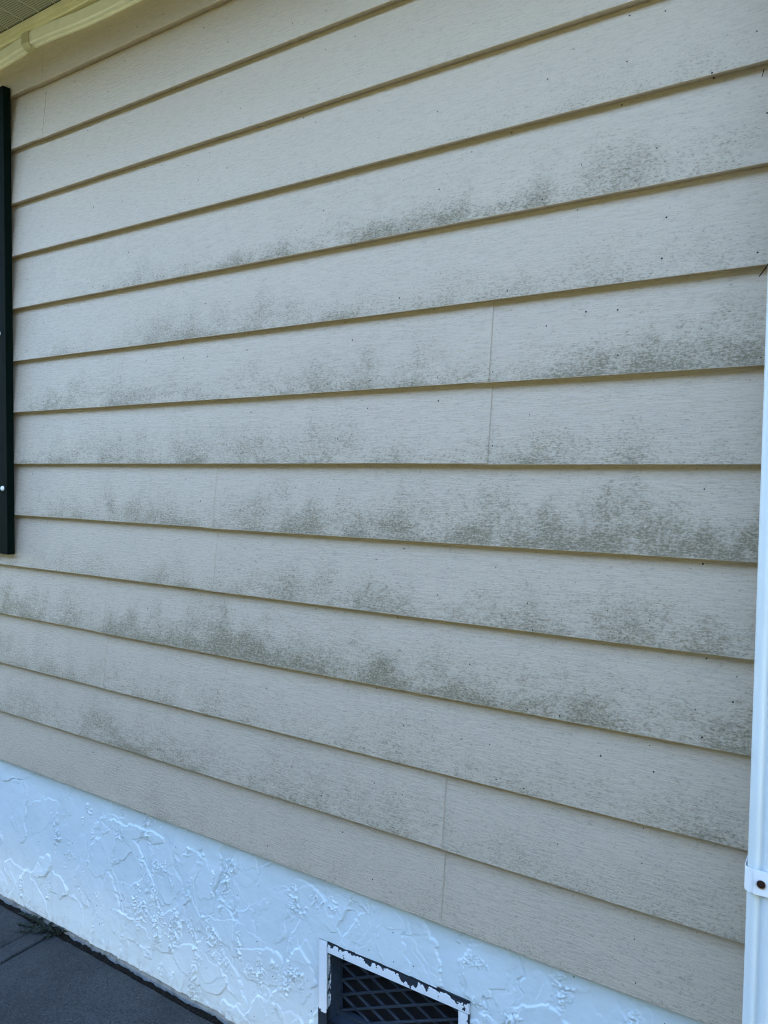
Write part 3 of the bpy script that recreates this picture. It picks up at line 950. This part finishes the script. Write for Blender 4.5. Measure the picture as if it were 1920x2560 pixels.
frame_bar(VX0 + FW_ + .0002, VX1, VZ1 - FT, VZ1, chip_top)
frame_bar(VX0, VX0 + FW_, VZ0, VZ1, chip_left)
frame_bar(VX1 - FW_, VX1, VZ0, VZ1 - FT - .0002, chip_right)
frame_bar(VX0 + FW_ + .0002, VX1 - FW_ - .0002, VZ0, VZ0 + FT, chip_left)
IX0, IX1, IZ0, IZ1 = VX0 + FW_, VX1 - FW_, VZ0 + FT, VZ1 - FT
LY = 0.0340                                 # depth of the lattice
bm = bmesh.new()
for (x0, x1, z0, z1) in ((IX0 - .003, IX0 + .0, IZ0 - .003, IZ1 + .003), (IX1 - .0, IX1 + .003, IZ0 - .003, IZ1 + .003), (IX0 + .0001, IX1 - .0001, IZ1, IZ1 + .003), (IX0 + .0001, IX1 - .0001, IZ0 - .003, IZ0)):
    add_box(bm, x0, x1, .0137, .060, z0, z1)
bmesh.ops.translate(bm, verts=bm.verts, vec=-vo)
bm_obj('sleeve', bm, MAT['vent_plastic'], vent)
box_obj('screen', IX0 + .0002, IX1 - .0002, .0500, .0515, IZ0 + .0002, IZ1 - .0002, MAT['screen'], vent, origin=tuple(vo))
box_obj('lattice_frame', IX0 + .0003, IX0 + .0060, LY - .002, LY + .010, IZ0 + .0003, IZ1 - .0003, MAT['vent_plastic'], vent, origin=tuple(vo))
box_obj('lattice_frame', IX1 - .0060, IX1 - .0003, LY - .002, LY + .010, IZ0 + .0003, IZ1 - .0003, MAT['vent_plastic'], vent, origin=tuple(vo))
box_obj('lattice_frame', IX0 + .0062, IX1 - .0062, LY - .002, LY + .010, IZ0 + .0003, IZ0 + .0060, MAT['vent_plastic'], vent, origin=tuple(vo))


def clip_line(p, d, x0, x1, z0, z1):
    t0, t1 = -9, 9
    for pp, dd, lo, hi in ((p[0], d[0], x0, x1), (p[1], d[1], z0, z1)):
        a, b = (lo - pp) / dd, (hi - pp) / dd
        if a > b: a, b = b, a
        t0, t1 = max(t0, a), min(t1, b)
    return (t0, t1) if t1 - t0 > .008 else None


PITCH_Z, TAN = 0.0300, 0.46
for fam in (1, -1):
    dx, dz = 1 / math.hypot(1, TAN), fam * TAN / math.hypot(1, TAN)
    for i in range(-14, 16):
        zc = 0.2049 + i * PITCH_Z + (0.0 if fam > 0 else 0.0)
        c = clip_line((IX0 + .006, zc), (dx, dz), IX0 + .0062, IX1 - .0062, IZ0 + .0062, IZ1 - .0005)
        if c is None: continue
        t0, t1 = c
        mid = Vector((IX0 + .006 + dx * (t0 + t1) / 2, LY + (.0022 if fam > 0 else .0052), zc + dz * (t0 + t1) / 2))
        bm = bmesh.new(); add_box(bm, -(t1 - t0) / 2, (t1 - t0) / 2, -.0022, .0022, -.0019, .0019, .0005, 1)
        bmesh.ops.rotate(bm, verts=bm.verts, cent=(0, 0, 0), matrix=Matrix.Rotation(-math.atan2(dz, dx), 3, 'Y'))
        bmesh.ops.translate(bm, verts=bm.verts, vec=mid - vo)
        bm_obj('lattice_bar', bm, MAT['vent_plastic'], vent)

# ------------------------------------------------------------------ weed in the joint
weed = empty('weed', (-1.665, -0.012, 0.022), 'low dark green weed rooted in the gap by the slab joint', 'weed')


def leaf_mesh(L, Wd, lobes, curl, seed):
    r = random.Random(seed)
    n = lobes * 4 + 1
    V = []; F = []
    for i in range(n):
        t = i / (n - 1)
        w = Wd * (0.22 + .95 * math.sin(math.pi * min(1, t ** .75 * .96)) ** .8)
        ph = (i % 4)
        w *= [0.35, .95, 1.05, .6][ph] * (0.8 + .4 * r.random()) if 0 < i < n - 2 else .5
        if i == n - 1: w = .0003
        z = curl * math.sin(math.pi * t * .8) + .002 * r.uniform(-1, 1)
        V += [(t * L - (.004 if ph == 1 else 0), -w, z + .25 * w), (t * L, 0, z - .0008), (t * L - (.004 if ph == 1 else 0), w, z + .25 * w)]
    for i in range(n - 1):
        a = i * 3
        F += [[a, a + 1, a + 4, a + 3], [a + 1, a + 2, a + 5, a + 4]]
    me = bpy.data.meshes.new('leaf'); me.from_pydata(V, [], F); me.update()
    return me


rw = random.Random(12)
specs = [(-.020, .004, 188, .115, .009), (-.010, -.002, 200, .095, .008), (-.015, .002, 176, .080, .008), (.0, -.006, 217, .085, .007), (-.03, .004, 150, .035, .006),
         (.01, .0, 240, .050, .006), (.02, .002, 200, .045, .006), (.028, .004, 20, .030, .006), (.035, .006, 150, .030, .006), (.02, -.004, 300, .032, .005),
         (-.005, .006, 110, .028, .006), (.03, .0, 255, .035, .005), (-.045, .004, 205, .040, .006), (.042, .004, 40, .022, .005)]
for i, (x, y, a, L, Wd) in enumerate(specs):
    o = link('leaf', leaf_mesh(L * .85, Wd * .8, 4 + int(L * 30), .004 + .004 * rw.random(), i), MAT['leaf'], weed, (x, y, .006 + .004 * rw.random()))
    o.rotation_euler = (rw.uniform(-.3, .3), rw.uniform(-.10, .02), math.radians(a))

# ------------------------------------------------------------------ bits of debris caught on the wall
def tube(name, pts, r, mat, label, cat):
    bm = bmesh.new(); rings = []
    P = [Vector(p) for p in pts]; c = P[0].copy()
    for i, p in enumerate(P):
        t = (P[min(i + 1, len(P) - 1)] - P[max(i - 1, 0)]).normalized()
        a = t.orthogonal().normalized(); b = t.cross(a)
        rr = r * (1 - .5 * i / (len(P) - 1))
        rings.append([bm.verts.new(p - c + (a * math.cos(q) + b * math.sin(q)) * rr) for q in np.linspace(0, 2 * math.pi, 7)[:-1]])
    for i in range(len(rings) - 1):
        for j in range(6): bm.faces.new((rings[i][j], rings[i][(j + 1) % 6], rings[i + 1][(j + 1) % 6], rings[i + 1][j]))
    bm.faces.new(rings[0][::-1]); bm.faces.new(rings[-1])
    bmesh.ops.recalc_face_normals(bm, faces=bm.faces)
    o = bm_obj(name, bm, mat, None, tuple(c), True)
    return tag(o, label, cat)


tube('twig', [(-.1040, -.040, 1.4395), (-.1105, -.026, 1.4330), (-.1215, -.0105, 1.4235)], .0012, MAT['twig'], 'short dark twig poking out from behind the downspout', 'twig')
tube('pine_needle', [(-.1250, -.0045, 1.6850), (-.1252, -.0075, 1.6805), (-.1268, -.0052, 1.6760)], .0008, MAT['twig'], 'tiny curved dead needle stuck just under a siding butt edge', 'needle')
